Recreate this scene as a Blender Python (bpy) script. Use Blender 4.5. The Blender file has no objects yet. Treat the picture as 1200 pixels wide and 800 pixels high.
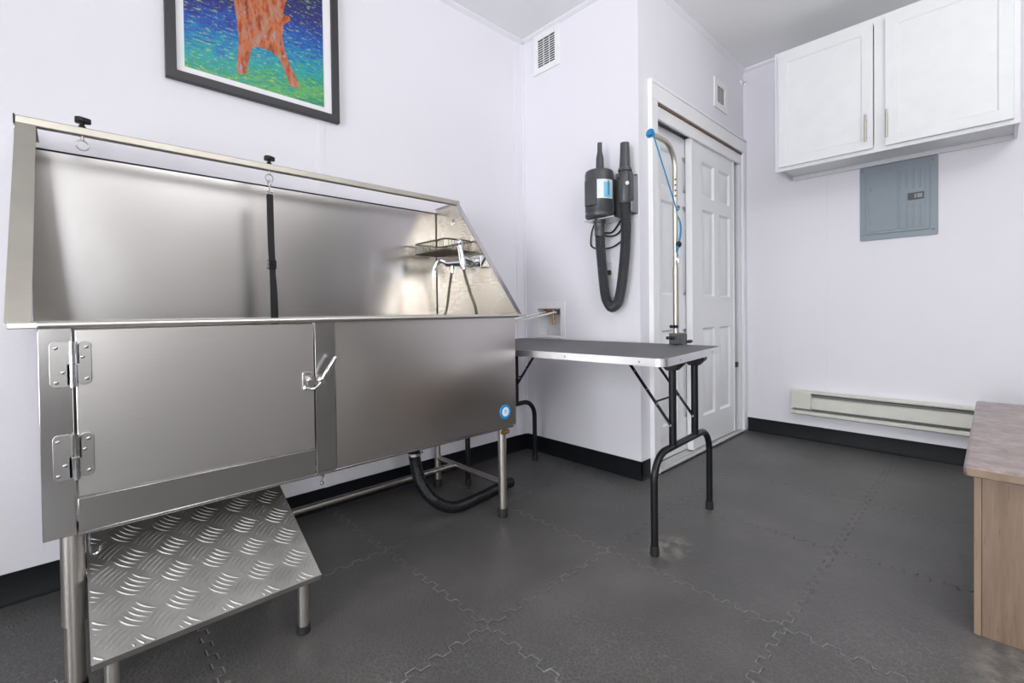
import bpy, bmesh, math, random
from mathutils import Vector, Matrix
random.seed(7)
scn = bpy.context.scene
COL = scn.collection
PI = math.pi

# ------------------------------------------------------------------ materials
def newmat(name):
    m = bpy.data.materials.new(name); m.use_nodes = True
    nt = m.node_tree; b = nt.nodes['Principled BSDF']
    return m, nt, b
def nd(nt, t, **kw):
    n = nt.nodes.new(t)
    for k, v in kw.items():
        if k.startswith('i_'):
            key = k[2:]; key = int(key) if key.isdigit() else key
            n.inputs[key].default_value = v
        else: setattr(n, k, v)
    return n
def lk(nt, a, b): nt.links.new(a, b)
def coords(nt, scale=(1,1,1), kind='Object', rot=(0,0,0)):
    tc = nd(nt, 'ShaderNodeTexCoord'); mp = nd(nt, 'ShaderNodeMapping')
    mp.inputs['Scale'].default_value = scale; mp.inputs['Rotation'].default_value = rot
    lk(nt, tc.outputs[kind], mp.inputs['Vector']); return mp.outputs['Vector']
def mathn(nt, op, a, b=None, clamp=False):
    n = nd(nt, 'ShaderNodeMath', operation=op, use_clamp=clamp)
    for i, v in enumerate((a, b)):
        if v is None: continue
        if isinstance(v, (int, float)): n.inputs[i].default_value = v
        else: lk(nt, v, n.inputs[i])
    return n.outputs[0]
def ramp(nt, fac, stops):
    r = nd(nt, 'ShaderNodeValToRGB'); lk(nt, fac, r.inputs[0])
    e = r.color_ramp.elements
    while len(e) < len(stops): e.new(.5)
    for el, (p, c) in zip(e, stops):
        el.position = p; el.color = (*c, 1) if len(c) == 3 else c
    return r.outputs[0]
def mix(nt, fac, a, b, blend='MIX'):
    n = nd(nt, 'ShaderNodeMix', data_type='RGBA', blend_type=blend)
    if isinstance(fac, (int, float)): n.inputs[0].default_value = fac
    else: lk(nt, fac, n.inputs[0])
    for i, v in ((6, a), (7, b)):
        if isinstance(v, tuple): n.inputs[i].default_value = (*v, 1) if len(v) == 3 else v
        else: lk(nt, v, n.inputs[i])
    return n.outputs[2]
def bump(nt, b, h, strength, dist=.002):
    n = nd(nt, 'ShaderNodeBump'); n.inputs['Strength'].default_value = strength
    n.inputs['Distance'].default_value = dist
    lk(nt, h, n.inputs['Height']); lk(nt, n.outputs[0], b.inputs['Normal'])
def noise(nt, vec, scale, detail=3, rough=.5):
    n = nd(nt, 'ShaderNodeTexNoise'); n.inputs['Scale'].default_value = scale
    n.inputs['Detail'].default_value = detail; n.inputs['Roughness'].default_value = rough
    lk(nt, vec, n.inputs['Vector']); return n.outputs[0]

def plain(name, col, rough=.5, metal=0, var=.06, nscale=12, bmp=0, bscale=80, spec=.5, coat=0):
    m, nt, b = newmat(name)
    v = coords(nt)
    n = noise(nt, v, nscale)
    lo = tuple(max(0, c*(1-var)) for c in col); hi = tuple(min(1, c*(1+var)) for c in col)
    lk(nt, ramp(nt, n, [(.3, lo), (.7, hi)]), b.inputs['Base Color'])
    b.inputs['Roughness'].default_value = rough; b.inputs['Metallic'].default_value = metal
    b.inputs['Specular IOR Level'].default_value = spec
    b.inputs['Coat Weight'].default_value = coat
    if bmp: bump(nt, b, noise(nt, v, bscale, 4), bmp)
    return m
def steel(name, col=(.62,.60,.57), rough=.26, stretch=(3,3,260), var=.025, bmp=.05, wave=0, wscale=2.2, wdir=(1,1,.7)):
    m, nt, b = newmat(name)
    v = coords(nt, stretch)
    n = noise(nt, v, 2.2, 4, .6)
    big = noise(nt, coords(nt), 3.0, 2)
    lo = tuple(c*(1-var) for c in col); hi = tuple(min(1, c*(1+var)) for c in col)
    lk(nt, ramp(nt, n, [(.3, lo), (.7, hi)]), b.inputs['Base Color'])
    b.inputs['Metallic'].default_value = 1
    r = mathn(nt, 'ADD', mathn(nt, 'MULTIPLY', n, .025), mathn(nt, 'ADD', mathn(nt, 'MULTIPLY', big, .08), rough-.05))
    lk(nt, r, b.inputs['Roughness'])
    h = mathn(nt, 'MULTIPLY', n, .000008)
    if wave:
        h = mathn(nt, 'ADD', h, mathn(nt, 'MULTIPLY', noise(nt, coords(nt, wdir), wscale, 1), wave))
    bp = nd(nt, 'ShaderNodeBump'); bp.inputs['Strength'].default_value = 1; bp.inputs['Distance'].default_value = 1
    lk(nt, h if wave else mathn(nt, 'MULTIPLY', n, .00025*bmp/.05), bp.inputs['Height'])
    bp.inputs['Strength'].default_value = .6 if wave else .25
    lk(nt, bp.outputs[0], b.inputs['Normal'])
    return m

def wallmat(name, col, bmp=.25):
    m, nt, b = newmat(name)
    v = coords(nt)
    n = noise(nt, v, 1.3, 3)
    lk(nt, ramp(nt, n, [(.3, tuple(c*.975 for c in col)), (.7, col)]), b.inputs['Base Color'])
    b.inputs['Roughness'].default_value = .6; b.inputs['Specular IOR Level'].default_value = .3
    bump(nt, b, noise(nt, v, 95, 3), bmp, .003)
    return m

def floormat():
    m, nt, b = newmat('black_puzzle_mat_rubber')
    tc = nd(nt, 'ShaderNodeTexCoord'); sep = nd(nt, 'ShaderNodeSeparateXYZ')
    lk(nt, tc.outputs['Object'], sep.inputs[0])
    T = .594; per = .066; A = .0095
    def joint(u, v, off_u, off_v):
        vv = mathn(nt, 'SUBTRACT', mathn(nt, 'FLOORED_MODULO', mathn(nt, 'ADD', v, T/2-off_v), T), T/2)
        ph = mathn(nt, 'MULTIPLY', mathn(nt, 'SUBTRACT', u, off_u), 2*PI/per)
        s = mathn(nt, 'SINE', ph); c = mathn(nt, 'COSINE', ph)
        k = 3.6
        ks = mathn(nt, 'MULTIPLY', s, k)
        cl = mathn(nt, 'MINIMUM', mathn(nt, 'MAXIMUM', ks, -1.0), 1.0)
        f = mathn(nt, 'MULTIPLY', cl, A)
        inside = mathn(nt, 'LESS_THAN', mathn(nt, 'ABSOLUTE', ks), 1.0)
        df = mathn(nt, 'MULTIPLY', mathn(nt, 'MULTIPLY', c, inside), A*k*2*PI/per)
        den = mathn(nt, 'SQRT', mathn(nt, 'ADD', mathn(nt, 'MULTIPLY', df, df), 1.0))
        d = mathn(nt, 'DIVIDE', mathn(nt, 'ABSOLUTE', mathn(nt, 'SUBTRACT', vv, f)), den)
        return d
    X, Y = sep.outputs[0], sep.outputs[1]
    d = mathn(nt, 'MINIMUM', joint(Y, X, 1.005, .845), joint(X, Y, .845, 1.005))
    line = mathn(nt, 'SUBTRACT', 1.0, mathn(nt, 'DIVIDE', d, .0027), clamp=True)
    groove = mathn(nt, 'SUBTRACT', 1.0, mathn(nt, 'DIVIDE', d, .004), clamp=True)
    o = tc.outputs['Object']
    fade = ramp(nt, noise(nt, o, 2.3, 2), [(.36, (.12,)*3), (.58, (1,)*3)])
    grit = ramp(nt, noise(nt, o, 60, 3), [(.35, (.25,)*3), (.6, (1,)*3)])
    far = mathn(nt, 'SUBTRACT', 1.0, mathn(nt, 'MULTIPLY', mathn(nt, 'MULTIPLY', mathn(nt, 'SUBTRACT', X, 1.35), 2.2, True), .6))
    lf = mathn(nt, 'MULTIPLY', mathn(nt, 'MULTIPLY', mathn(nt, 'MULTIPLY', line, fade), grit), far)
    patch = noise(nt, o, 1.7, 4, .6)
    base = ramp(nt, patch, [(.30, (.057,.055,.053)), (.5, (.078,.0745,.0725)), (.70, (.112,.107,.103))])
    vor = nd(nt, 'ShaderNodeTexVoronoi', feature='DISTANCE_TO_EDGE'); vor.inputs['Scale'].default_value = 75
    lk(nt, o, vor.inputs['Vector'])
    crack = ramp(nt, vor.outputs['Distance'], [(.0, (1,)*3), (.10, (0,)*3)])
    wornm = ramp(nt, noise(nt, o, 1.1, 3), [(.38, (.05,)*3), (.70, (.8,)*3)])
    wf = mathn(nt, 'MULTIPLY', crack, mathn(nt, 'MULTIPLY', wornm, grit))
    base = mix(nt, wf, base, (.19,.186,.18))
    # dust left around the near table foot and by the bench
    def stain(cx, cy, rx, ry):
        dx = mathn(nt, 'DIVIDE', mathn(nt, 'SUBTRACT', X, cx), rx); dy = mathn(nt, 'DIVIDE', mathn(nt, 'SUBTRACT', Y, cy), ry)
        rr = mathn(nt, 'ADD', mathn(nt, 'MULTIPLY', dx, dx), mathn(nt, 'MULTIPLY', dy, dy))
        e = mathn(nt, 'SUBTRACT', 1.0, rr, clamp=True)
        return mathn(nt, 'MULTIPLY', e, ramp(nt, noise(nt, o, 22, 4), [(.4, (0,)*3), (.65, (1,)*3)]))
    st = mathn(nt, 'ADD', stain(1.62, .86, .13, .09), mathn(nt, 'MULTIPLY', stain(1.62, -.02, .28, .08), .6), clamp=True)
    base = mix(nt, mathn(nt, 'MULTIPLY', st, .9), base, (.30,.285,.25))
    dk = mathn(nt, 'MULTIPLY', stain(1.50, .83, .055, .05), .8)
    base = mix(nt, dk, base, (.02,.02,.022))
    base = mix(nt, mathn(nt, 'MULTIPLY', lf, .95), base, (.33,.325,.32))
    lk(nt, base, b.inputs['Base Color'])
    b.inputs['Roughness'].default_value = .41; b.inputs['Specular IOR Level'].default_value = .6
    h = mathn(nt, 'SUBTRACT', mathn(nt, 'ADD', mathn(nt, 'MULTIPLY', vor.outputs['Distance'], .5), mathn(nt, 'MULTIPLY', noise(nt, o, 120, 3), .5)), mathn(nt, 'MULTIPLY', groove, 1.2))
    bump(nt, b, h, .85, .003)
    return m

def woodmat(name, c0, c1, c2, rot=(0,0,0), stretch=(14,14,1.0), rough=.45):
    m, nt, b = newmat(name)
    v = coords(nt, stretch, rot=rot)
    n1 = noise(nt, v, 1.5, 6, .62)
    n2 = noise(nt, coords(nt, tuple(s*3.2 for s in stretch), rot=rot), 1.9, 4, .7)
    base = ramp(nt, n1, [(.25, c0), (.5, c1), (.75, c2)])
    base = mix(nt, ramp(nt, n2, [(.60, (0,)*3), (.72, (.65,)*3)]), base, tuple(c*.52 for c in c0))
    lk(nt, base, b.inputs['Base Color']); b.inputs['Roughness'].default_value = rough
    bump(nt, b, n2, .12, .001)
    return m
def marblemat():
    m, nt, b = newmat('mottled_brown_laminate')
    v = coords(nt)
    n1 = noise(nt, v, 16, 6, .7); n2 = noise(nt, v, 40, 4, .6)
    base = ramp(nt, n1, [(.34, (.15,.108,.10)), (.5, (.26,.20,.185)), (.66, (.38,.31,.29))])
    base = mix(nt, ramp(nt, n2, [(.4, (0,)*3), (.7, (.35,)*3)]), base, (.16,.11,.095))
    lk(nt, base, b.inputs['Base Color']); b.inputs['Roughness'].default_value = .3
    return m
def paintmat():
    # abstract painted water: bands of indigo, blue, turquoise and yellow green with dabs
    m, nt, b = newmat('painted_water')
    tc = nd(nt, 'ShaderNodeTexCoord'); sep = nd(nt, 'ShaderNodeSeparateXYZ'); lk(nt, tc.outputs['Object'], sep.inputs[0])
    dab = noise(nt, coords(nt, (14, 1, 60)), 1.6, 4, .65)
    wob = noise(nt, coords(nt, (4, 1, 9)), 1.4, 3)
    z = mathn(nt, 'SUBTRACT', sep.outputs[2], mathn(nt, 'MULTIPLY', sep.outputs[0], .22))
    t = mathn(nt, 'ADD', mathn(nt, 'MULTIPLY', z, 1.75), mathn(nt, 'ADD', mathn(nt, 'MULTIPLY', mathn(nt, 'SUBTRACT', dab, .5), .75), mathn(nt, 'MULTIPLY', mathn(nt, 'SUBTRACT', wob, .5), .30)))
    base = ramp(nt, t, [(.0, (.01,.22,.15)), (.12, (.12,.42,.10)), (.20, (.01,.26,.20)), (.30, (.02,.36,.30)), (.38, (.01,.20,.42)), (.52, (.01,.08,.38)), (.66, (.02,.03,.20)), (.9, (.02,.02,.07))])
    hi = noise(nt, coords(nt, (30, 1, 90)), 1.3, 3, .6)
    base = mix(nt, ramp(nt, hi, [(.57, (0,)*3), (.66, (.75,)*3)]), base, (.40,.52,.18))
    sp = noise(nt, coords(nt, (1, 1, 1)), 190, 2)
    base = mix(nt, ramp(nt, sp, [(.68, (0,)*3), (.74, (.7,)*3)]), base, (.55,.65,.75))
    lk(nt, base, b.inputs['Base Color']); b.inputs['Roughness'].default_value = .25
    return m
def dogpaint():
    m, nt, b = newmat('painted_dog_coat')
    n = noise(nt, coords(nt, (16, 1, 5), rot=(0, .6, 0)), 2.2, 5, .7)
    c = ramp(nt, n, [(.30, (.06,.015,.02)), (.42, (.28,.05,.02)), (.50, (.52,.13,.03)), (.58, (.36,.20,.16)), (.70, (.62,.30,.08))])
    n2 = noise(nt, coords(nt, (40, 1, 25), rot=(0, -.5, 0)), 1.3, 3)
    c = mix(nt, ramp(nt, n2, [(.62, (0,)*3), (.70, (.6,)*3)]), c, (.30,.36,.60))
    lk(nt, c, b.inputs['Base Color']); b.inputs['Roughness'].default_value = .3
    return m
def glassmat():
    m, nt, b = newmat('window_glass')
    tr = nd(nt, 'ShaderNodeBsdfTransparent'); gl = nd(nt, 'ShaderNodeBsdfGlossy'); gl.inputs['Roughness'].default_value = .02
    fr = nd(nt, 'ShaderNodeFresnel'); mx = nd(nt, 'ShaderNodeMixShader')
    lk(nt, fr.outputs[0], mx.inputs[0]); lk(nt, tr.outputs[0], mx.inputs[1]); lk(nt, gl.outputs[0], mx.inputs[2])
    lk(nt, mx.outputs[0], nt.nodes['Material Output'].inputs[0]); return m

WALL = (.80,.785,.84)
M = dict(
 rear=wallmat('warm_beige_wall_paint', (.35,.335,.32)), rear_dark_reflect=wallmat('dark_reflection_wall_paint', (.13,.12,.115)), wall=wallmat('lavender_white_paint', WALL), ceil=wallmat('white_ceiling_paint', (.86,.87,.88), .1),  # rear wall tones chosen for what the tub steel mirrors
 trim=plain('white_trim_paint', (.84,.84,.86), .4, var=.012, nscale=3), door=plain('white_door_paint', (.83,.84,.87), .38, var=.012, nscale=3),
 cab=plain('white_cabinet_paint', (.78,.785,.805), .35, var=.02), floor=floormat(),
 base=plain('black_vinyl', (.005,.006,.008), .5, var=.2, bmp=.05, bscale=40, spec=.22),
 steelB=steel('brushed_steel_back_panel', (.63,.612,.61), .25, wave=.0030, wscale=3.2, wdir=(1,1,.10)),
 steelR=steel('steel_warm_reflection_panel', (.64,.585,.50), .27, wave=.0012, wscale=3, wdir=(1,1,.2)),  # warm cast of mirrored light painted into this panel's steel
 steelF=steel('brushed_steel_front', (.60,.575,.555), .30, wave=.0022, wscale=2.4),
 steelD=steel('brushed_steel_door', (.67,.645,.635), .32, wave=.0012, wscale=2.0),
 steelL=steel('steel_rail_dark_reflection', (.53,.515,.51), .22), steelP=steel('steel_dark_reflection', (.53,.52,.515), .22, stretch=(120,120,4), bmp=.006, var=.03), steelT=steel('steel_tube', (.66,.63,.59), .32, stretch=(60,60,3)),  # rail and post steel darkened in colour for the dark floor they mirror
 hinge=steel('hinge_steel', (.50,.49,.48), .30), chrome=plain('chrome', (.75,.76,.78), .07, 1, var=.02),
 rail=plain('satin_rail_metal', (.56,.53,.47), .45, 1, var=.05),
 tread=plain('aluminium_tread_plate', (.42,.41,.395), .5, 1, var=.2, nscale=7, bmp=.05),
 alu=plain('brushed_aluminium_trim', (.74,.74,.76), .35, 1, var=.04),
 black=plain('black_powder_coat', (.007,.0075,.0085), .36, var=.15, spec=.35), rubber=plain('black_rubber', (.012,.012,.013), .6, var=.2),
 mat=plain('grey_ribbed_table_mat', (.115,.115,.122), .62, var=.06, nscale=40, bmp=.2, bscale=220),
 darkplastic=plain('charcoal_plastic', (.060,.062,.067), .36, var=.08), hose=plain('dark_corrugated_hose', (.036,.038,.042), .42, var=.1),
 strap=plain('black_webbing', (.010,.010,.012), .75, var=.2, bmp=.3, bscale=300),
 nickel=plain('brushed_nickel', (.48,.45,.40), .4, 1), greyp=plain('grey_panel_enamel', (.235,.275,.315), .42, var=.03),
 greyd=plain('dark_latch_plastic', (.045,.05,.06), .4), cream=plain('cream_enamel', (.66,.655,.60), .4, var=.03),
 slot=plain('grey_heater_shield', (.20,.20,.19), .5, .0), white=plain('white_plastic', (.82,.82,.84), .35, var=.02),
 vslot=plain('vent_gap_shade', (.022,.020,.017), .8), brass=plain('brass', (.62,.40,.16), .3, 1), copper=plain('copper', (.65,.33,.18), .3, 1),
 blue=plain('blue_nylon', (.01,.22,.46), .55, var=.15), label=plain('white_label', (.72,.78,.82), .4, var=.03),
 lblue=plain('label_blue', (.18,.50,.72), .4), lnavy=plain('label_navy', (.03,.14,.30), .4), sticker=plain('sticker_blue', (.01,.26,.62), .35),
 pink=plain('sticker_grey_mark', (.55,.50,.55), .4), frame=plain('black_picture_frame', (.035,.034,.037), .4, bmp=.05), board=plain('white_mat_board', (.84,.84,.86), .7, var=.01),
 paint=paintmat(), dog=dogpaint(), side=woodmat('brown_wood_laminate', (.15,.098,.068), (.23,.155,.110), (.31,.22,.165), stretch=(20,20,1.6)),
 edge=woodmat('light_wood_edge', (.20,.135,.092), (.27,.19,.13), (.33,.24,.17)), top=marblemat(), glass=glassmat(),
 jamb=plain('white_jamb_paint', (.80,.82,.85), .4, var=.012), brown=plain('brown_stained_gap', (.16,.105,.07), .7), wire=plain('dark_steel_wire', (.22,.20,.165), .4, 1), sill=plain('pale_grey_track', (.55,.55,.55), .55, var=.02), grey=plain('grey_cast_metal', (.33,.33,.34), .4, .8),
 water=plain('white_pex_hose', (.78,.78,.78), .35),
)

# ------------------------------------------------------------------ mesh helpers
class MB:
    def __init__(s): s.bm = bmesh.new(); s.mi = 0
    def _mark(s, faces):
        for f in faces: f.material_index = s.mi
        return faces
    def box(s, x0, x1, y0, y1, z0, z1):
        x0, x1 = min(x0, x1), max(x0, x1); y0, y1 = min(y0, y1), max(y0, y1); z0, z1 = min(z0, z1), max(z0, z1)
        v = [s.bm.verts.new(p) for p in ((x0,y0,z0),(x1,y0,z0),(x1,y1,z0),(x0,y1,z0),(x0,y0,z1),(x1,y0,z1),(x1,y1,z1),(x0,y1,z1))]
        s._mark([s.bm.faces.new([v[i] for i in q]) for q in ((3,2,1,0),(4,5,6,7),(0,1,5,4),(1,2,6,5),(2,3,7,6),(3,0,4,7))]); return s
    def prism(s, pts, axis, a0, a1):
        def P(u, w, a): return {'X': (a,u,w), 'Y': (u,a,w), 'Z': (u,w,a)}[axis]
        n = len(pts)
        A = [s.bm.verts.new(P(u, w, a0)) for u, w in pts]; B = [s.bm.verts.new(P(u, w, a1)) for u, w in pts]
        fs = [s.bm.faces.new(A), s.bm.faces.new(B[::-1])]
        for i in range(n):
            j = (i+1) % n; fs.append(s.bm.faces.new([A[j], A[i], B[i], B[j]]))
        s._mark(fs); return s
    def tube(s, pts, r, seg=12, closed=False, caps=True, flat=None):
        P = [Vector(p) for p in pts]; n = len(P)
        R = r if isinstance(r, (list, tuple)) else [r]*n
        def tan(i):
            a = P[(i-1) % n] if (closed or i > 0) else P[0]; b = P[(i+1) % n] if (closed or i < n-1) else P[-1]
            t = b-a; return t.normalized() if t.length > 1e-9 else Vector((0,0,1))
        t0 = tan(0); up = Vector((0,0,1)) if abs(t0.z) < .9 else Vector((0,1,0))
        u = t0.cross(up).normalized(); rings = []
        for i in range(n):
            t = tan(i); u = (u - t*u.dot(t)).normalized(); w = t.cross(u)
            rw = R[i]*(flat or 1)
            rings.append([s.bm.verts.new(P[i] + u*math.cos(2*PI*k/seg)*R[i] + w*math.sin(2*PI*k/seg)*rw) for k in range(seg)])
        fs = []
        for i in range(n if closed else n-1):
            a, b = rings[i], rings[(i+1) % n]
            for k in range(seg):
                l = (k+1) % seg; fs.append(s.bm.faces.new([a[k], a[l], b[l], b[k]]))
        if caps and not closed:
            fs.append(s.bm.faces.new(rings[0][::-1])); fs.append(s.bm.faces.new(rings[-1]))
        s._mark(fs); return s
    def cyl(s, a, b, r, seg=16): return s.tube([a, b], r, seg)
    def lathe(s, org, axis, prof, seg=28):
        a = Vector(axis).normalized(); up = Vector((0,0,1)) if abs(a.z) < .9 else Vector((1,0,0))
        u = a.cross(up).normalized(); w = a.cross(u); o = Vector(org)
        rings = [[s.bm.verts.new(o + a*h + (u*math.cos(2*PI*k/seg) + w*math.sin(2*PI*k/seg))*max(r, 1e-5)) for k in range(seg)] for r, h in prof]
        fs = []
        for p, q in zip(rings, rings[1:]):
            for k in range(seg):
                l = (k+1) % seg; fs.append(s.bm.faces.new([p[k], p[l], q[l], q[k]]))
        fs.append(s.bm.faces.new(rings[0][::-1])); fs.append(s.bm.faces.new(rings[-1]))
        s._mark(fs); return s
    def ball(s, c, r, sc=(1,1,1), seg=12):
        m = Matrix.Translation(c) @ Matrix.Diagonal((r*sc[0], r*sc[1], r*sc[2], 1))
        ret = bmesh.ops.create_uvsphere(s.bm, u_segments=seg, v_segments=max(6, seg//2+2), radius=1, matrix=m)
        for v in ret['verts']:
            for f in v.link_faces: f.material_index = s.mi
        return s
    def ring(s, c, n, R, r, seg=24, ts=8):
        a = Vector(n).normalized(); up = Vector((0,0,1)) if abs(a.z) < .9 else Vector((1,0,0))
        u = a.cross(up).normalized(); w = a.cross(u); c = Vector(c)
        return s.tube([c + (u*math.cos(2*PI*k/seg) + w*math.sin(2*PI*k/seg))*R for k in range(seg)], r, ts, closed=True)
    def slab(s, us, vs, cells, P0, U, V, N, thick, steps):
        """panelled board: grid front with the listed cells inset by (thickness, depth) steps"""
        P0, U, V, N = map(Vector, (P0, U, V, N)); fs = []
        G = [[s.bm.verts.new(P0 + U*u + V*v) for v in vs] for u in us]; F = {}
        for i in range(len(us)-1):
            for j in range(len(vs)-1):
                F[i, j] = s.bm.faces.new([G[i][j], G[i+1][j], G[i+1][j+1], G[i][j+1]]); fs.append(F[i, j])
        per = [G[i][0] for i in range(len(us))] + [G[-1][j] for j in range(1, len(vs))] + [G[i][-1] for i in range(len(us)-2, -1, -1)] + [G[0][j] for j in range(len(vs)-2, 0, -1)]
        bk = [s.bm.verts.new(v.co - N*thick) for v in per]
        for i in range(len(per)):
            j = (i+1) % len(per); fs.append(s.bm.faces.new([per[j], per[i], bk[i], bk[j]]))
        fs.append(s.bm.faces.new(bk[::-1]))
        bmesh.ops.recalc_face_normals(s.bm, faces=fs); s.bm.normal_update()
        cur = [F[c] for c in cells]
        for t, d in steps:
            bmesh.ops.inset_individual(s.bm, faces=cur, thickness=t, depth=d, use_even_offset=True)
        return s
    def build(s, name, mat, parent=None, bevel=0, local=False, sharp=38, seg=2, origin=None):
        bm = s.bm
        bmesh.ops.recalc_face_normals(bm, faces=bm.faces[:])
        off = Vector((0,0,0))
        if parent is not None and not local:
            p = parent
            while p.parent: p = p.parent
            off = Vector(p.location)
        elif parent is None:
            if origin is not None: off = Vector(origin)
            else:
                xs = [v.co for v in bm.verts]
                off = Vector(((min(v.x for v in xs)+max(v.x for v in xs))/2, (min(v.y for v in xs)+max(v.y for v in xs))/2, min(v.z for v in xs)))
        for v in bm.verts: v.co -= off
        ca = math.cos(math.radians(sharp))
        for f in bm.faces: f.smooth = True
        bm.normal_update()
        for e in bm.edges:
            if len(e.link_faces) == 2 and e.link_faces[0].normal.dot(e.link_faces[1].normal) < ca: e.smooth = False
        me = bpy.data.meshes.new(name); bm.to_mesh(me); bm.free()
        for mm in (mat if isinstance(mat, (list, tuple)) else [mat]): me.materials.append(M[mm] if isinstance(mm, str) else mm)
        o = bpy.data.objects.new(name, me); COL.objects.link(o)
        if parent is not None: o.parent = parent
        else: o.location = off
        if bevel:
            b = o.modifiers.new('bevel', 'BEVEL'); b.width = bevel; b.segments = seg; b.limit_method = 'ANGLE'; b.angle_limit = math.radians(40)
            b.harden_normals = False
        return o
def spline(pts, n=8):
    P = [Vector(p) for p in pts]; out = []
    for i in range(len(P)-1):
        p0 = P[max(i-1, 0)]; p1 = P[i]; p2 = P[i+1]; p3 = P[min(i+2, len(P)-1)]
        for k in range(n):
            t = k/n
            out.append(.5*((2*p1) + (p2-p0)*t + (2*p0-5*p1+4*p2-p3)*t*t + (3*p1-p0-3*p2+p3)*t**3))
    out.append(P[-1]); return out
def resample(pts, step):
    out = [pts[0]]; acc = 0
    for a, b in zip(pts, pts[1:]):
        L = (b-a).length; d = step-acc
        while d <= L and L > 0:
            out.append(a.lerp(b, d/L)); d += step
        acc = (acc+L) % step
    out.append(pts[-1]); return out
def ribbed(mb, ctrl, r, dr, pitch, seg=14):
    p = resample(spline(ctrl, 14), pitch/2)
    return mb.tube(p, [r + (dr if i % 2 else -dr) for i in range(len(p))], seg)
def arc(c, r, a0, a1, n=8):
    return [(c[0]+r*math.cos(a0+(a1-a0)*k/n), c[1]+r*math.sin(a0+(a1-a0)*k/n)) for k in range(n+1)]
def rrect(x0, x1, y0, y1, r, n=5):
    return arc((x1-r, y0+r), r, -PI/2, 0, n) + arc((x1-r, y1-r), r, 0, PI/2, n) + arc((x0+r, y1-r), r, PI/2, PI, n) + arc((x0+r, y0+r), r, PI, 1.5*PI, n)
def tag(o, label, cat, group=None):
    o['label'] = label; o['category'] = cat
    if group: o['group'] = group
    return o
def thing(name, label, cat, loc, rz=0, group=None):
    o = bpy.data.objects.new(name, None); COL.objects.link(o); o.location = loc; o.rotation_euler = (0, 0, rz)
    o.empty_display_size = .05
    return tag(o, label, cat, group)
def struct(o, label, cat):
    o['kind'] = 'structure'; return tag(o, label, cat)
def part(name, mat, parent, fn, **kw):
    mb = MB(); fn(mb); return mb.build(name, mat, parent, **kw)

# ------------------------------------------------------------------ room shell
XA, YA, XB, YC, XD, CH = -2.6, 2.14, 2.163, 1.29, 3.62, 2.66
YR = -2.9
def shell(name, label, cat, mat, fn, **kw): return struct(part(name, mat, None, fn, origin=(0,0,0), **kw), label, cat)
shell('floor', 'black interlocking rubber puzzle mats covering the floor', 'floor', 'floor', lambda m: m.box(XA-.1, XD+.1, YR-.1, YA+.1, -.06, 0))
shell('ceiling', 'plain white ceiling', 'ceiling', 'ceil', lambda m: m.box(XA-.1, XD+.1, YR-.1, YA+.1, CH, CH+.08))
shell('wall_left', 'white wall behind the steel tub and the painting', 'wall', 'wall', lambda m: m.box(XA-.1, XD+.1, YA, YA+.1, 0, CH))
def wb(m):
    y0, y1, z0, z1 = 1.836, 2.026, .745, .918
    m.box(XB, XB+.1, YC, YA, 0, z0); m.box(XB, XB+.1, YC, YA, z1, CH)
    m.box(XB, XB+.1, YC, y0, z0, z1); m.box(XB, XB+.1, y1, YA, z0, z1)
shell('wall_back', 'short white wall with the dog dryer, left of the closet', 'wall', 'wall', wb)
def wc(m):
    m.box(XB+.1, 2.33, YC, YC+.1, 0, CH); m.box(3.56, XD, YC, YC+.1, 0, CH); m.box(2.33, 3.56, YC, YC+.1, 2.035, CH)
shell('wall_closet', 'white wall around the sliding closet doors', 'wall', 'wall', wc)
shell('wall_right', 'white wall carrying the cabinets and the grey electrical panel', 'wall', 'wall', lambda m: m.box(XD, XD+.1, YR-.1, YA, 0, CH))
WIN1 = (-1.85, -.45, .75, 2.35)      # rear wall window: x0, x1, z0, z1
WIN2 = (-1.25, 1.15, .22, 2.3)      # near wall window: y0, y1, z0, z1
def wr(m):
    a, b, c, d = WIN1
    m.box(XA-.1, a, YR-.1, YR, 0, CH); m.box(b, 2.3, YR-.1, YR, 0, CH)
    m.mi = 1; m.box(2.3, XD, YR-.1, YR, 0, CH); m.mi = 0  # dark section added so the steel mirrors a darker zone
    m.box(a, b, YR-.1, YR, 0, c); m.box(a, b, YR-.1, YR, d, CH)
shell('wall_rear', 'beige wall behind the viewer with a window', 'wall', ['rear', 'rear_dark_reflect'], wr)
def wn(m):
    a, b, c, d = WIN2
    m.box(XA-.1, XA, YR, a, 0, CH); m.box(XA-.1, XA, b, YA, 0, CH); m.box(XA-.1, XA, a, b, 0, c); m.box(XA-.1, XA, a, b, d, CH)
shell('wall_near', 'beige wall at the near end with a window', 'wall', 'rear', wn)
# unseen windows behind the viewer, guessed, placed and sized to light the room
def winx(m):
    a, b, c, d = WIN1; t = .045
    for q in ((a, a+t, c, d), (b-t, b, c, d), (a, b, c, c+t), (a, b, d-t, d), ((a+b)/2-t/2, (a+b)/2+t/2, c, d)): m.box(q[0], q[1], YR-.08, YR-.02, q[2], q[3])
w1 = struct(part('window_1', 'trim', None, winx, origin=(0,0,0)), 'assumed white framed window in the wall behind the viewer', 'window')
part('pane', 'glass', w1, lambda m: m.box(WIN1[0]+.02, WIN1[1]-.02, YR-.055, YR-.05, WIN1[2]+.02, WIN1[3]-.02), local=True)
def winy(m):
    a, b, c, d = WIN2; t = .045
    for q in ((a, a+t, c, d), (b-t, b, c, d), (a, b, c, c+t), (a, b, d-t, d), (a, b, (c+d)/2-t/2, (c+d)/2+t/2)): m.box(XA-.08, XA-.02, q[0], q[1], q[2], q[3])
w2 = struct(part('added_window_2', 'trim', None, winy, origin=(0,0,0)), 'assumed white framed window added in the near end wall for light', 'window')
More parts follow.
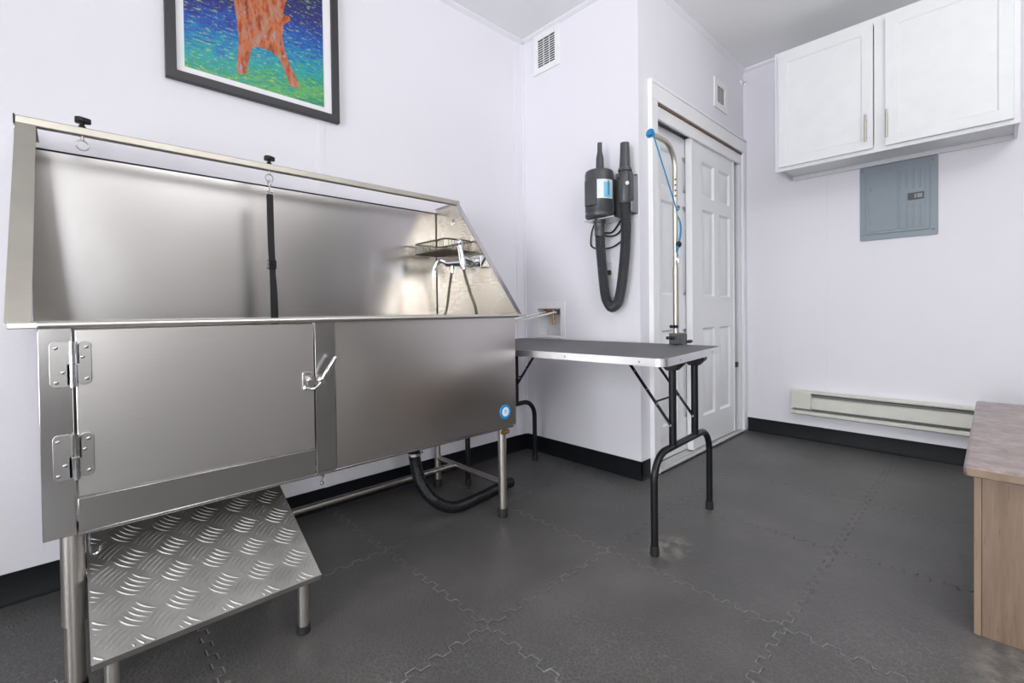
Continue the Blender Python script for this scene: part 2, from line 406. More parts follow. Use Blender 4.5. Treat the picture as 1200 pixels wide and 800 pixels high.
part('pane', 'glass', w2, lambda m: m.box(XA-.055, XA-.05, WIN2[0]+.02, WIN2[1]-.02, WIN2[2]+.02, WIN2[3]-.02), local=True)

# cove base: profile swept as prisms (name, axis, span)
def cove(m, axis, at, sgn, a0, a1, h=.098):
    t = .004; p = [(at, 0), (at+sgn*.014, 0), (at+sgn*.009, .006), (at+sgn*t, .014), (at+sgn*t, h-.002), (at+sgn*.001, h), (at, h)]
    m.prism(p, axis, a0, a1)
shell('baseboard_left', 'black vinyl cove base along the wall behind the tub', 'baseboard', 'base', lambda m: cove(m, 'X', YA, -1, XA, XB-.0005) )
shell('baseboard_back', 'black vinyl cove base under the dog dryer', 'baseboard', 'base', lambda m: cove(m, 'Y', XB, -1, YC-.004, YA-.004))
shell('baseboard_closet', 'short black cove base piece left of the closet', 'baseboard', 'base', lambda m: cove(m, 'X', YC, -1, XB-.004, 2.249))
shell('baseboard_right', 'black vinyl cove base below the baseboard heater', 'baseboard', 'base', lambda m: cove(m, 'Y', XD, -1, YR, YC-.022))
# ceiling cove strips and wall battens
def crown(m, axis, at, sgn, a0, a1):
    m.prism([(at, CH), (at+sgn*.022, CH), (at+sgn*.022, CH-.006), (at+sgn*.006, CH-.020), (at, CH-.022)], axis, a0, a1)
shell('trim_1', 'thin white cove at the ceiling above the painting', 'trim', 'wall', lambda m: crown(m, 'X', YA, -1, XA, XB-.001))
shell('trim_2', 'thin white cove at the ceiling above the dryer', 'trim', 'wall', lambda m: crown(m, 'Y', XB, -1, YC, YA-.023))
shell('trim_3', 'thin white cove at the ceiling above the closet', 'trim', 'wall', lambda m: crown(m, 'X', YC, -1, XB, XD-.023))
shell('trim_4', 'thin white cove at the ceiling above the cabinets', 'trim', 'wall', lambda m: crown(m, 'Y', XD, -1, YR, YC))
shell('trim_5', 'slim white batten on the wall seam below the painting', 'trim', 'wall', lambda m: m.box(.830, .856, YA-.003, YA, .098, CH-.022))
shell('trim_6', 'white corner strip where the tub wall meets the dryer wall', 'trim', 'wall', lambda m: (m.box(2.085, 2.150, YA-.004, YA, .098, CH-.022), m.box(XB-.013, XB, YA-.013, YA, .098, CH-.022)))
shell('trim_7', 'slim white batten on the wall seam above the heater', 'trim', 'wall', lambda m: m.box(XD-.003, XD, .768, .794, .098, CH-.022))

# ------------------------------------------------------------------ closet doors
def casing(m):
    y0, y1 = YC-.02, YC
    m.box(2.262, 2.33, y0, y1, 0, 2.037); m.box(3.563, 3.615, y0, y1, 0, 2.037); m.box(2.262, 3.615, y0, y1, 2.037, 2.123)
    m.box(2.252, 2.262, YC-.028, YC, 0, 2.137); m.box(2.262, 3.615, YC-.026, YC, 2.123, 2.137)
shell('trim_8', 'white casing around the closet opening', 'trim', 'trim', casing, bevel=.003)
def jambs(m):
    m.box(2.331, 2.345, YC, YC+.1, 0, 2.035); m.box(3.545, 3.559, YC, YC+.1, 0, 2.035); m.box(2.331, 3.559, YC, YC+.1, 2.0, 2.034)
shell('trim_9', 'white jamb lining inside the closet opening', 'trim', 'jamb', jambs)
shell('trim_10', 'dark brown gap line under the top closet casing', 'trim', 'brown', lambda m: m.box(2.331, 3.559, YC-.012, YC+.004, 2.026, 2.0365))
shell('trim_11', 'white track valance above the sliding doors', 'trim', 'trim', lambda m: m.box(2.332, 3.558, YC-.004, YC+.012, 1.955, 2.025), bevel=.002)
def track(m):
    m.box(2.33, 3.56, YC-.025, YC+.095, 0, .008); m.box(2.33, 3.56, YC-.025, YC-.015, 0, .016); m.box(2.33, 3.56, YC+.046, YC+.050, 0, .018); m.box(2.33, 3.56, YC+.004, YC+.008, 0, .018)
shell('trim_12', 'silver floor track of the sliding closet doors', 'trim', 'sill', track)
def sixpanel(x0, x1, y, z0, z1):
    w = x1-x0; k = w/.665
    us = [0, .15*k, .335*k, .41*k, .595*k, w]; vs = [0, .21-z0, .78-z0, .985-z0, 1.545-z0, 1.625-z0, 1.85-z0, z1-z0]
    mb = MB(); mb.slab(us, vs, [(i, j) for i in (1, 3) for j in (1, 3, 5)], (x0, y, z0), (1,0,0), (0,0,1), (0,-1,0), .034, [(.012, -.014), (.006, 0), (.024, .011)])
    return mb
d1 = struct(sixpanel(2.795, 3.46, YC+.014, .02, 1.965).build('door_1', 'door', None, origin=(2.795, YC+.014, 0)), 'white six panel sliding door in front, right half of the closet', 'door')
part('edge_frame', 'trim', d1, lambda m: (m.box(2.790, 2.812, YC+.009, YC+.05, .02, 1.965), m.box(3.452, 3.464, YC+.009, YC+.05, .02, 1.965)), bevel=.002)
d3 = struct(sixpanel(-.36, .34, YR+.040, .01, 2.03).build('added_door_3', 'door', None, origin=(-.36, YR, 0)), 'white six panel door added behind the viewer for the steel to mirror', 'door')  # unseen door added as a pale area in the steel reflections
d3.rotation_euler = (0, 0, PI); d3.location = (.34, YR+.001, 0)
shell('added_trim_13', 'white trim board added behind the viewer for the steel to mirror', 'trim', 'trim', lambda m: m.box(.96, 1.12, YR, YR+.02, 0, CH))  # unseen board added to show as a light vertical band in the steel
d2 = struct(sixpanel(2.345, 3.01, YC+.056, .02, 1.965).build('door_2', 'door', None, origin=(2.345, YC+.056, 0)), 'white six panel sliding door behind, left half of the closet', 'door')
part('edge_frame', 'trim', d2, lambda m: (m.box(2.346, 2.368, YC+.052, YC+.09, .02, 1.965)), bevel=.002)
tag(part('door_bumper', 'black', None, lambda m: m.box(3.50, 3.545, YC+.015, YC+.035, .475, .51), bevel=.002), 'small black bumper on the right closet jamb', 'bumper')

# ------------------------------------------------------------------ vents, hook, switch
def vent(name, label, axis, at, a0, a1, z0, z1, margin, ncol, nrow, mat_s='vslot'):
    """grille on a wall facing -axis"""
    loc = (at, (a0+a1)/2, z0) if axis == 'X' else ((a0+a1)/2, at, z0)
    t = thing(name, label, 'vent', loc)
    def bx(m, u0, u1, d0, d1, w0, w1):
        if axis == 'X': m.box(at-d1, at-d0, u0, u1, w0, w1)
        else: m.box(u0, u1, at-d1, at-d0, w0, w1)
    def fr(m):
        bx(m, a0, a0+margin, 0, .010, z0, z1); bx(m, a1-margin, a1, 0, .010, z0, z1)
        bx(m, a0+margin, a1-margin, 0, .010, z0, z0+margin); bx(m, a0+margin, a1-margin, 0, .010, z1-margin, z1)
    part('vent_frame', 'white', t, fr, bevel=.002)
    part('shade_backing', mat_s, t, lambda m: bx(m, a0+margin, a1-margin, 0.0005, .002, z0+margin, z1-margin))  # dark sheet painting the shade between the slats
    def gr(m):
        h = (z1-z0-2*margin)/nrow
        for i in range(nrow):
            z = z0+margin+h*i
            bx(m, a0+margin, a1-margin, .002, .0035, z, z+h*.33)
        for c in range(1, ncol):
            u = a0+margin+(a1-a0-2*margin)*c/ncol; bx(m, u-.0018, u+.0018, .002, .0040, z0+margin, z1-margin)
    part('louvre_grille', 'white', t, gr)
vent('wall_vent', 'white louvred vent high on the wall above the dog dryer', 'X', XB, 1.818, 2.034, 2.395, 2.640, .037, 3, 12)
vent('wall_vent', 'small white vent above the closet doors', 'Y', YC, 3.097, 3.307, 2.243, 2.440, .045, 2, 7)
h = thing('wall_hook', 'small white hook high on the wall right of the closet vent', 'hook', (3.59, YC, 2.545))
part('hook_plate', 'white', h, lambda m: m.lathe((3.585, YC, 2.56), (0,-1,0), [(.020, 0), (.020, .004), (.014, .008), (.005, .009)], 20))
part('hook_prong', 'alu', h, lambda m: m.tube(spline([(3.585, YC-.008, 2.562), (3.585, YC-.028, 2.560), (3.585, YC-.032, 2.545), (3.585, YC-.024, 2.535)], 5), .004, 8))
s = thing('light_switch', 'white switch plate at the right edge on the wall', 'switch', (XD, -.135, 1.37))
part('cover_plate', 'white', s, lambda m: m.prism(rrect(-.175, -.097, 1.37, 1.49, .006), 'X', XD-.007, XD), bevel=.002)
part('toggle', 'white', s, lambda m: m.prism([(XD-.022, 1.445), (XD-.006, 1.42), (XD-.006, 1.45), (XD-.019, 1.455)], 'Y', -.141, -.131), bevel=.001)

# ------------------------------------------------------------------ painting
t = thing('framed_painting', 'black framed painting of an orange dog standing in blue green water', 'picture', (.595, YA, 1.787))
fx0, fx1, fz0, fz1 = .266, .922, 1.789, 2.53
def frame(m):
    w, d = .034, .026
    o = [(fx0, fz0), (fx1, fz0), (fx1, fz1), (fx0, fz1)]; i = [(fx0+w, fz0+w), (fx1-w, fz0+w), (fx1-w, fz1-w), (fx0+w, fz1-w)]
    R = [[m.bm.verts.new((x, y, z)) for x, z in q] for q, y in ((o, YA-.001), (o, YA-d), (i, YA-d), (i, YA-.001))]
    for p, q in zip(R, R[1:]+R[:1]):
        for k in range(4):
            l = (k+1) % 4; m.bm.faces.new([p[k], p[l], q[l], q[k]])
part('picture_frame', 'frame', t, frame, bevel=.003)
part('mat_board', 'board', t, lambda m: m.box(fx0+.03, fx1-.03, YA-.014, YA-.008, fz0+.03, fz1-.03))
def dogprint(m):
    m.box(.326, .852, YA-.0165, YA-.0138, 1.848, 2.47)
    m.mi = 1
    pts = [(.494,2.17),(.505,2.092),(.51,2.019),(.506,1.969),(.500,1.887),(.515,1.880),(.535,1.892),(.549,1.965),(.558,2.007),(.600,2.020),(.631,2.017),(.661,2.003),(.681,1.962),(.704,1.901),(.725,1.893),(.747,1.9),(.727,1.949),(.703,1.992),(.685,2.044),(.677,2.092),(.683,2.150),(.713,2.182),(.708,2.196),(.680,2.195),(.697,2.262),(.69,2.33),(.64,2.38),(.56,2.385),(.50,2.33),(.485,2.25)]
    m.prism(pts, 'Y', YA-.0174, YA-.0160)
part('print', ['paint', 'dog'], t, dogprint)

# ------------------------------------------------------------------ steel dog tub
tub = thing('dog_bath_tub', 'stainless steel dog washing tub with side door and tall splash panels', 'bath tub', (.67, 1.78, 0))
YF, ZB, ZR = 1.46, .405, .876
# outer body
def sidewalls(m):
    m.box(-.056, -.042, YF+.012, 2.08, ZB+.003, ZR); m.box(1.396, 1.410, YF+.016, 2.08, ZB+.003, ZR); m.box(-.056, 1.41, 2.066, 2.08, ZB+.003, ZR)
    m.box(-.042, 1.396, YF+.012, 2.066, ZB+.02, ZB+.034)
part('basin', 'steelP', tub, sidewalls)
part('left_front_post', 'steelP', tub, lambda m: (m.prism([(-.0575, YF), (-.002, YF), (-.002, YF+.014), (-.053, YF+.014), (-.053, YF+.06), (-.0575, YF+.06)], 'Z', ZB-.006, ZR)), bevel=.0015)
part('lower_front_rail', 'steelL', tub, lambda m: m.box(.001, .540, YF, YF+.014, ZB-.002, .481), bevel=.0015)
part('centre_post', 'steelP', tub, lambda m: m.box(.543, .606, YF-.001, YF+.014, ZB-.002, ZR), bevel=.0015)
# bowed front panel
def bowed(m):
    x0, x1, z0, z1 = .608, 1.410, ZB, ZR-.002; nx, nz = 24, 16; V = {}
    for i in range(nx+1):
        for j in range(nz+1):
            u, v = i/nx, j/nz
            b = .016*math.sin(PI*u)**.8*math.sin(PI*min(1, v*1.02))**.9 if 0 < u < 1 and 0 < v < 1 else 0
            V[i, j] = m.bm.verts.new((x0+(x1-x0)*u, YF+.001-b, z0+(z1-z0)*v))
    for i in range(nx):
        for j in range(nz): m.bm.faces.new([V[i, j], V[i+1, j], V[i+1, j+1], V[i, j+1]])
    per = [V[i, 0] for i in range(nx+1)] + [V[nx, j] for j in range(1, nz+1)] + [V[i, nz] for i in range(nx-1, -1, -1)] + [V[0, j] for j in range(nz-1, 0, -1)]
    B = [m.bm.verts.new((v.co.x, YF+.016, v.co.z)) for v in per]
    for i in range(len(per)):
        j = (i+1) % len(per); m.bm.faces.new([per[j], per[i], B[i], B[j]])
    m.bm.faces.new(B[::-1])
part('front_panel', 'steelF', tub, bowed)
part('bottom_flange', 'steelP', tub, lambda m: (m.box(.0, 1.40, YF+.004, YF+.034, ZB-.012, ZB-.003)), bevel=.002)
door = part('door', 'steelD', tub, lambda m: m.box(.003, .537, YF-.006, YF+.008, .486, ZR-.004), bevel=.002)
# rim with rolled front edge
def rim(m):
    x0, x1, y0, y1 = -.102, 1.474, YF-.012, 2.116
    m.box(x0, -.050, y0+.004, y1, ZR, ZR+.013); m.box(1.402, x1, y0+.004, y1, ZR, ZR+.013)
    m.box(x0, x1, y0+.002, YF+.020, ZR, ZR+.014); m.box(-.05, 1.402, 2.072, y1, ZR, ZR+.013)
    m.cyl((x0+.045, y0+.003, ZR+.007), (1.425, y0+.003, ZR+.007), .008, 12)
part('rim', 'steelT', tub, rim, bevel=.002)
# splash panels
part('back_splash_panel', 'steelB', tub, lambda m: (m.box(-.090, 1.440, 2.100, 2.106, ZR+.013, 1.440), m.box(-.090, 1.440, 2.100, 2.116, 1.434, 1.440)))
def sidep(m, x0, x1):
    m.prism([(1.478, ZR+.013), (2.100, ZR+.013), (2.100, 1.450), (1.925, 1.455), (1.915, 1.447)], 'X', x0, x1)
part('right_splash_panel', 'steelR', tub, lambda m: sidep(m, 1.440, 1.444))
part('left_splash_panel', 'steelB', tub, lambda m: sidep(m, -.106, -.102))
def slantflange(m, x0, x1):
    m.prism([(1.470, ZR+.014), (1.476, ZR+.014), (1.925, 1.462), (2.10, 1.456), (2.10, 1.461), (1.921, 1.467)], 'X', x0, x1)
part('left_edge_flange', 'rail', tub, lambda m: slantflange(m, -.108, -.066), bevel=.001)
part('right_edge_flange', 'steelP', tub, lambda m: slantflange(m, 1.434, 1.462), bevel=.001)
part('back_edge_strip', 'steelP', tub, lambda m: m.box(-.122, -.100, 2.108, 2.13, 1.38, 1.490))  # narrow grey strip left of the panel's back edge
rail = part('top_rail', 'rail', tub, lambda m: m.box(-.108, 1.460, 1.912, 1.938, 1.452, 1.476), bevel=.003)
part('end_cap', 'black', rail, lambda m: m.box(-.1115, -.108, 1.912, 1.938, 1.452, 1.478))
for kx in (.032, .557):
    r = part('tie_ring', 'hinge', tub, lambda m: (m.ring((kx, 1.925, 1.424), (.3, -1, 0), .015, .0022), m.cyl((kx, 1.925, 1.44), (kx, 1.925, 1.50), .004, 10)))
    part('knob', 'black', r, lambda m: (m.lathe((kx, 1.925, 1.476), (0,0,1), [(.009, 0), (.009, .006), (.006, .008), (.006, .016), (.010, .017)], 14),
        m.prism([(kx+q[0], 1.925+q[1]) for q in [(.019*math.cos(a)*(1+.12*math.cos(3*a)), .016*math.sin(a)*(1+.12*math.cos(3*a))) for a in [2*PI*k/24 for k in range(24)]]], 'Z', 1.492, 1.507)), bevel=.002)
# hinges
def hinge_at(zc, flip):
    hh = .052
    def leaf(m):
        a, b = (-.040, -.008), (.006, .030)
        if flip: a, b = (-.038, -.008), (.006, .031)
        m.prism(rrect(a[0], a[1]+.004, zc-hh, zc+hh, .010), 'Y', YF-.004, YF)
        z0, z1 = (zc-hh*.92, zc+hh)
        m.prism(rrect(b[0], b[1], z0, z1, .011), 'Y', YF-.0115, YF-.006)
        zt = zc+hh-.022 if True else zc
        m.box(-.004, .010, YF-.0115, YF-.006, zc, zc+hh-.004) if not flip else m.box(-.004, .010, YF-.0115, YF-.006, zc-.004, zc+hh-.004)
        m.box(-.012, -.002, YF-.004, YF, zc-hh+.004, zc)
        for x, z, y in ((-.029, zc+hh-.014, YF-.004), (-.029, zc-hh+.012, YF-.004), (-.018, zc-.018, YF-.004), (.022, zc+hh-.013, YF-.0115), (.015, zc+.016, YF-.0115), (.022, zc-hh+.018, YF-.0115)):
            m.lathe((x, y, z), (0,-1,0), [(.0045, 0), (.0042, .0015), (.002, .003)], 10)
    hg = part('hinge', 'hinge', door, leaf, bevel=.0008)
    part('hinge_knuckle', 'chrome', hg, lambda m: (m.cyl((-.0005, YF-.011, zc-hh), (-.0005, YF-.011, zc-.001), .0068, 14), m.cyl((-.0005, YF-.011, zc+.001), (-.0005, YF-.011, zc+hh), .0068, 14)))
hinge_at(.793, False); hinge_at(.581, True)
# latch
lt = part('latch', 'hinge', door, lambda m: (m.prism(rrect(.502, .531, .668, .724, .003), 'Y', YF-.010, YF-.006), m.prism(rrect(.512, .534, .682, .712, .006), 'Y', YF-.022, YF-.010),
    m.lathe((.516, YF-.022, .700), (0,-1,0), [(.009, 0), (.009, .006), (.005, .009)], 14)) and [m.lathe((x, YF-.010, z), (0,-1,0), [(.003, 0), (.002, .002)], 8) for x in (.506, .528) for z in (.673, .719)], bevel=.001)
part('latch_handle', 'chrome', lt, lambda m: (m.tube(spline([(.552, YF-.026, .690), (.560, YF-.032, .712), (.574, YF-.036, .736), (.590, YF-.038, .762)], 6), [.005]*3+[.0055]*4+[.0065]*6+[.007]*5+[.006], 12), m.ball((.591, YF-.038, .763), .0068)))
part('latch_arm', 'chrome', lt, lambda m: (m.tube(spline([(.510, YF-.020, .676), (.526, YF-.028, .673), (.540, YF-.030, .681), (.552, YF-.026, .697)], 6), .0048, 10), m.ball((.549, YF-.024, .698), .0105), m.ball((.556, YF-.020, .690), .007)))
part('latch_keeper', 'hinge', lt, lambda m: (m.prism(rrect(.546, .570, .680, .712, .004), 'Y', YF-.006, YF-.001)), bevel=.001)
# round sticker
stk = part('sticker', 'sticker', tub, lambda m: m.lathe((1.342, YF+.001, .470), (0,-1,0), [(.030, 0), (.030, .0062), (.0, .0063)], 32), )
part('sticker_centre', 'label', stk, lambda m: m.lathe((1.342, YF-.0050, .470), (0,-1,0), [(.020, 0), (.020, .0006), (.0, .0007)], 28))
part('sticker_mark', 'pink', stk, lambda m: m.prism([(1.334,.462),(1.340,.462),(1.341,.470),(1.344,.470),(1.345,.462),(1.350,.462),(1.349,.476),(1.343,.482),(1.334,.478)], 'Y', YF-.0062, YF-.0052))
# legs and stretchers
def leg(x, y, r=.0185, top=ZB+.02, sleeve=False):
    lg = part('leg', 'steelT', tub, lambda m: (m.cyl((x, y, .035), (x, y, top), r, 20), sleeve and m.cyl((x, y, .18), (x, y, top-.02), r+.0035, 20)), sharp=30)
    part('rubber_foot', 'rubber', lg, lambda m: m.lathe((x, y, 0), (0,0,1), [(r+.003, 0), (r+.004, .008), (r+.002, .020), (r+.004, .022), (r+.003, .038), (r-.002, .040)], 18))
leg(-.010, 1.500, .0185, sleeve=True); leg(1.357, 1.497); leg(1.360, 2.000, .016); leg(-.010, 2.000, .0185)
part('side_stretcher', 'steelT', tub, lambda m: m.cyl((1.358, 1.513, .147), (1.360, 1.985, .147), .0125, 14))
part('side_stretcher', 'steelT', tub, lambda m: m.cyl((-.010, 1.513, .147), (-.010, 1.985, .147), .0125, 14))
part('long_stretcher', 'steelT', tub, lambda m: m.cyl((.002, 1.845, .147), (1.347, 1.845, .147), .0125, 14))
part('valve_fitting', 'brass', tub, lambda m: (m.cyl((1.352, YF+.035, .375), (1.352, YF+.035, .405), .007, 12), m.cyl((1.335, YF+.012, .378), (1.372, YF+.012, .378), .010, 12)))
# bracket and drain under the tub
part('under_bracket', 'steelP', tub, lambda m: (m.prism([(.545, .394), (.62, .394), (.62, .335)], 'Y', 1.60, 1.63), m.cyl((.617, 1.615, .315), (.617, 1.615, .337), .004, 8), m.ball((.617, 1.615, .314), .007)))
dh = part('drain_hose', 'black', tub, lambda m: ribbed(m, [(1.036, 1.70, .335), (1.040, 1.695, .27), (1.062, 1.685, .17), (1.12, 1.66, .085), (1.22, 1.66, .034), (1.36, 1.675, .028), (1.48, 1.69, .030), (1.56, 1.70, .036), (1.605, 1.71, .028)], .0245, .0009, .009, 16))
part('drain_outlet', 'black', tub, lambda m: (m.lathe((1.036, 1.70, .29), (0,0,1), [(.024, 0), (.024, .05), (.034, .052), (.034, .09), (.022, .092), (.022, .118)], 20)))
part('hose_clamp', 'chrome', dh, lambda m: (m.lathe((1.037, 1.70, .296), (0,0,1), [(.0275, 0), (.0285, .001), (.0285, .012), (.0275, .013)], 20), m.box(1.060, 1.076, 1.690, 1.70, .299, .307)))
# faucet on right splash panel
fc = part('faucet', 'chrome', tub, lambda m: (m.prism(rrect(1.690, 1.752, 1.112, 1.172, .006), 'X', 1.410, 1.440), m.cyl((1.415, 1.722, 1.142), (1.375, 1.735, 1.142), .020, 16),
    m.cyl((1.372, 1.715, 1.140), (1.372, 1.905, 1.148), .020, 18), m.ball((1.372, 1.712, 1.140), .021), m.cyl((1.440, 1.87, 1.147), (1.375, 1.87, 1.147), .013, 14), m.lathe((1.440, 1.87, 1.147), (-1,0,0), [(.026, 0), (.024, .008), (.014, .012)], 18)), bevel=.001)
part('spout_lever', 'chrome', fc, lambda m: (m.tube(spline([(1.370, 1.905, 1.150), (1.350, 1.925, 1.162), (1.332, 1.940, 1.150), (1.322, 1.948, 1.115), (1.320, 1.950, 1.080)], 6), [.014]*6+[.0135]*6+[.012]*6+[.010]*7, 12)))
hs = part('hand_shower', 'chrome', fc, lambda m: (m.tube([(1.275, 1.675, 1.200), (1.275, 1.652, 1.115), (1.275, 1.646, 1.092)], [.0115, .0135, .009], 14), m.ball((1.275, 1.679, 1.216), .017), m.ball((1.276, 1.676, 1.192), .0135), m.cyl((1.275, 1.660, 1.148), (1.366, 1.706, 1.142), .011, 12)))
part('shower_hose', 'wire', hs, lambda m: ribbed(m, [(1.275, 1.646, 1.095), (1.275, 1.636, 1.06), (1.275, 1.602, .985), (1.275, 1.562, .895), (1.26, 1.56, .74), (1.24, 1.64, .62), (1.26, 1.80, .66), (1.31, 1.876, .82), (1.340, 1.872, .92), (1.352, 1.862, 1.03), (1.362, 1.856, 1.10), (1.366, 1.856, 1.132)], .0066, .0007, .006, 8))
part('hose_nut', 'chrome', fc, lambda m: (m.lathe((1.367, 1.856, 1.130), (0,0,-1), [(.010, 0), (.010, .014), (.012, .015), (.012, .034), (.007, .036)], 10)))
part('corner_seam_line', 'rubber', tub, lambda m: m.cyl((1.4385, 2.0985, ZR+.014), (1.4385, 2.0985, 1.438), .0024, 8))  # thin dark strip drawing the seam line in the panel corner
part('plug_cap', 'steelP', tub, lambda m: m.lathe((1.440, 1.945, 1.368), (-1,0,0), [(.017, 0), (.016, .002), (.010, .003)], 20))
# supply hoses leave the tub side for the water box
for dy, dz, lb in ((0, 0, 'grey white supply hose to the far valve, upper of the two beside the tub'), (.012, -.016, 'white supply hose to the near valve, lower of the two beside the tub')):
    y2 = 1.972 if dy == 0 else 1.880
    tag(part('supply_hose', 'water', None, lambda m: m.tube(spline([(1.4150, 1.602+dy, .842+dz), (1.55, 1.66+dy, .852+dz), (1.80, 1.78+dy, .872+dz), (2.05, (1.78+y2)/2+.03, .888+dz/2), (2.150, y2, .893), (2.172, y2, .893)], 6), .006, 10)), lb, 'hose', 'water supply hoses')

# soap basket hung on the splash panels' corner
bk = thing('wire_soap_basket', 'wire soap basket hanging behind the tub faucet', 'basket', (1.36, 1.95, 1.19))
def bask(m, z, r): m.tube([Vector((x, y, z)) for x, y in rrect(1.276, 1.434, 1.786, 2.062, .025, 5)], r, 6, closed=True)
part('rim_wire', 'wire', bk, lambda m: (bask(m, 1.250, .0045), bask(m, 1.200, .0036)))
def bwires(m):
    for k in range(17):
        y = 1.806 + k*.0150
        m.tube([(1.276, y, 1.250), (1.276, y, 1.200), (1.434, y, 1.200), (1.434, y, 1.250)], .0023, 6)
    for k in range(8):
        x = 1.295 + k*.0170
        m.tube([(x, 1.786, 1.250), (x, 1.786, 1.200), (x, 2.062, 1.200), (x, 2.062, 1.250)], .0023, 6)
part('wire_grid', 'wire', bk, bwires)
part('hook', 'nickel', bk, lambda m: (m.tube([(1.433, 1.86, 1.250), (1.436, 1.86, 1.275), (1.436, 1.90, 1.275), (1.433, 1.90, 1.250)], .0025, 6), m.prism(rrect(1.845, 1.915, 1.262, 1.276, .003), 'X', 1.4365, 1.4395)))

# leash hanging from the second ring
ls = thing('grooming_leash', 'black webbing leash clipped to the rail ring, hanging into the tub', 'leash', (.557, 1.925, .70))
part('snap_hook', 'chrome', ls, lambda m: (m.ring((.557, 1.925, 1.4058), (1, .2, 0), .011, .0020, 18), m.cyl((.557, 1.925, 1.396), (.557, 1.925, 1.372), .0035, 8), m.tube([(.545, 1.925, 1.350), (.545, 1.925, 1.372), (.569, 1.925, 1.372), (.569, 1.925, 1.350)], .003, 8, closed=True)))
def web(m, pts, w=.0105, t=.0014):
    P = spline(pts, 6)
    for s_ in (0,):
        L = [m.bm.verts.new((p.x-w, p.y-t, p.z)) for p in P]; Rr = [m.bm.verts.new((p.x+w, p.y-t, p.z)) for p in P]
        L2 = [m.bm.verts.new((p.x-w, p.y+t, p.z)) for p in P]; R2 = [m.bm.verts.new((p.x+w, p.y+t, p.z)) for p in P]
        for i in range(len(P)-1):
            for a, b in ((L, Rr), (Rr, R2), (R2, L2), (L2, L)): m.bm.faces.new([a[i], b[i], b[i+1], a[i+1]])
        m.bm.faces.new([L[0], Rr[0], R2[0], L2[0]]); m.bm.faces.new([L[-1], L2[-1], R2[-1], Rr[-1]])
part('strap', 'strap', ls, lambda m: (web(m, [(.557, 1.919, 1.362), (.558, 1.919, 1.20), (.560, 1.918, 1.08), (.561, 1.916, .90), (.562, 1.915, .72)]), web(m, [(.557, 1.931, 1.362), (.558, 1.931, 1.20), (.562, 1.932, 1.09), (.571, 1.934, .98), (.575, 1.936, .72)], .0095)))
part('slider_buckle', 'black', ls, lambda m: (m.box(.546, .573, 1.912, 1.938, 1.104, 1.110), m.box(.546, .573, 1.912, 1.938, 1.090, 1.096), m.box(.546, .573, 1.912, 1.938, 1.076, 1.082), m.box(.546, .549, 1.912, 1.938, 1.076, 1.110), m.box(.570, .573, 1.912, 1.938, 1.076, 1.110)), bevel=.001)

# ------------------------------------------------------------------ tread plate step
st = thing('tread_plate_step', 'sloping aluminium tread plate step pulled out below the tub door', 'step', (.247, 1.45, 0))
sl = math.atan2(.147, .324); Px0, Px1, Py0, Pz0, Lp = .014, .480, 1.272, .188, .405
def onp(x, l, h): return (x, Py0 + l*math.cos(sl) - h*math.sin(sl), Pz0 + l*math.sin(sl) + h*math.cos(sl))
def plate(m):
    v = []
    m.prism([(onp(0, 0, 0)[1:]), (onp(0, Lp, 0)[1:]), (onp(0, Lp, -.006)[1:]), (onp(0, .006, -.006)[1:]), (onp(0, .006, -.018)[1:]), (onp(0, 0, -.018)[1:])], 'X', Px0, Px1)
    g = .0427
    for i in range(12):
        for j in range(11):
            if (i+j) % 2: continue
            cx, cl = Px0 - .004 + g*i, g*j
            s_ = 1 if i % 2 else -1
            a = (PI/4)*s_ + random.uniform(-.03, .03); dx, dl = math.cos(a), math.sin(a); px, pl = -dl, dx
            for k in range(-2, 3):
                o = k*.0114; L2 = .0255; W = .0027
                rows = []
                for q in range(9):
                    tt = -1+2*q/8; bend = .0035*(1-tt*tt)*s_
                    wq = W*math.sqrt(max(0, 1-tt*tt))+.0003; hq = .0013*(1-tt**4)+.0001
                    x = cx + dx*L2*tt + px*(o+bend); l = cl + dl*L2*tt + pl*(o+bend)
                    if not (Px0+.003 < x < Px1-.003 and .003 < l < Lp-.003): continue
                    rows.append([m.bm.verts.new(onp(x+px*w, l+pl*w, hh)) for w, hh in ((-wq, 0), (-wq*.4, hq), (wq*.4, hq), (wq, 0))])
                for r0, r1 in zip(rows, rows[1:]):
                    for c in range(3): m.bm.faces.new([r0[c], r0[c+1], r1[c+1], r1[c]])
part('tread_plate', 'tread', st, plate)
for x, l in ((.050, .085), (.458, .085)):
    top = onp(x, l, -.008)
    lg = part('leg', 'steelT', st, lambda m: m.cyl((x, top[1], .018), (x, top[1], top[2]), .0145, 16))
    part('rubber_foot', 'rubber', lg, lambda m: m.lathe((x, top[1], 0), (0,0,1), [(.018, 0), (.019, .006), (.017, .014), (.018, .020), (.014, .022)], 16))
for x in (.034, .460):
    b0, b1 = onp(x, .12, -.012), onp(x, Lp-.01, -.012)
    part('side_bar', 'steelP', st, lambda m: m.box(x-.008, x+.008, b0[1], b0[1]+.012, b0[2]-.05, b0[2]+.003) and m.tube([b0, b1], .008, 8))
    lg = part('leg', 'steelT', st, lambda m: m.cyl((x, b1[1]-.02, .018), (x, b1[1]-.02, b1[2]-.008), .0145, 16))
    part('rubber_foot', 'rubber', lg, lambda m: m.lathe((x, b1[1]-.02, 0), (0,0,1), [(.018, 0), (.019, .006), (.017, .014), (.018, .020), (.014, .022)], 16))
part('hanger_hook', 'chrome', st, lambda m: m.tube(spline([(.020, 1.50, .385), (.020, 1.50, .340), (.026, 1.50, .330), (.036, 1.50, .332), (.040, 1.50, .345)], 4), .0025, 8))

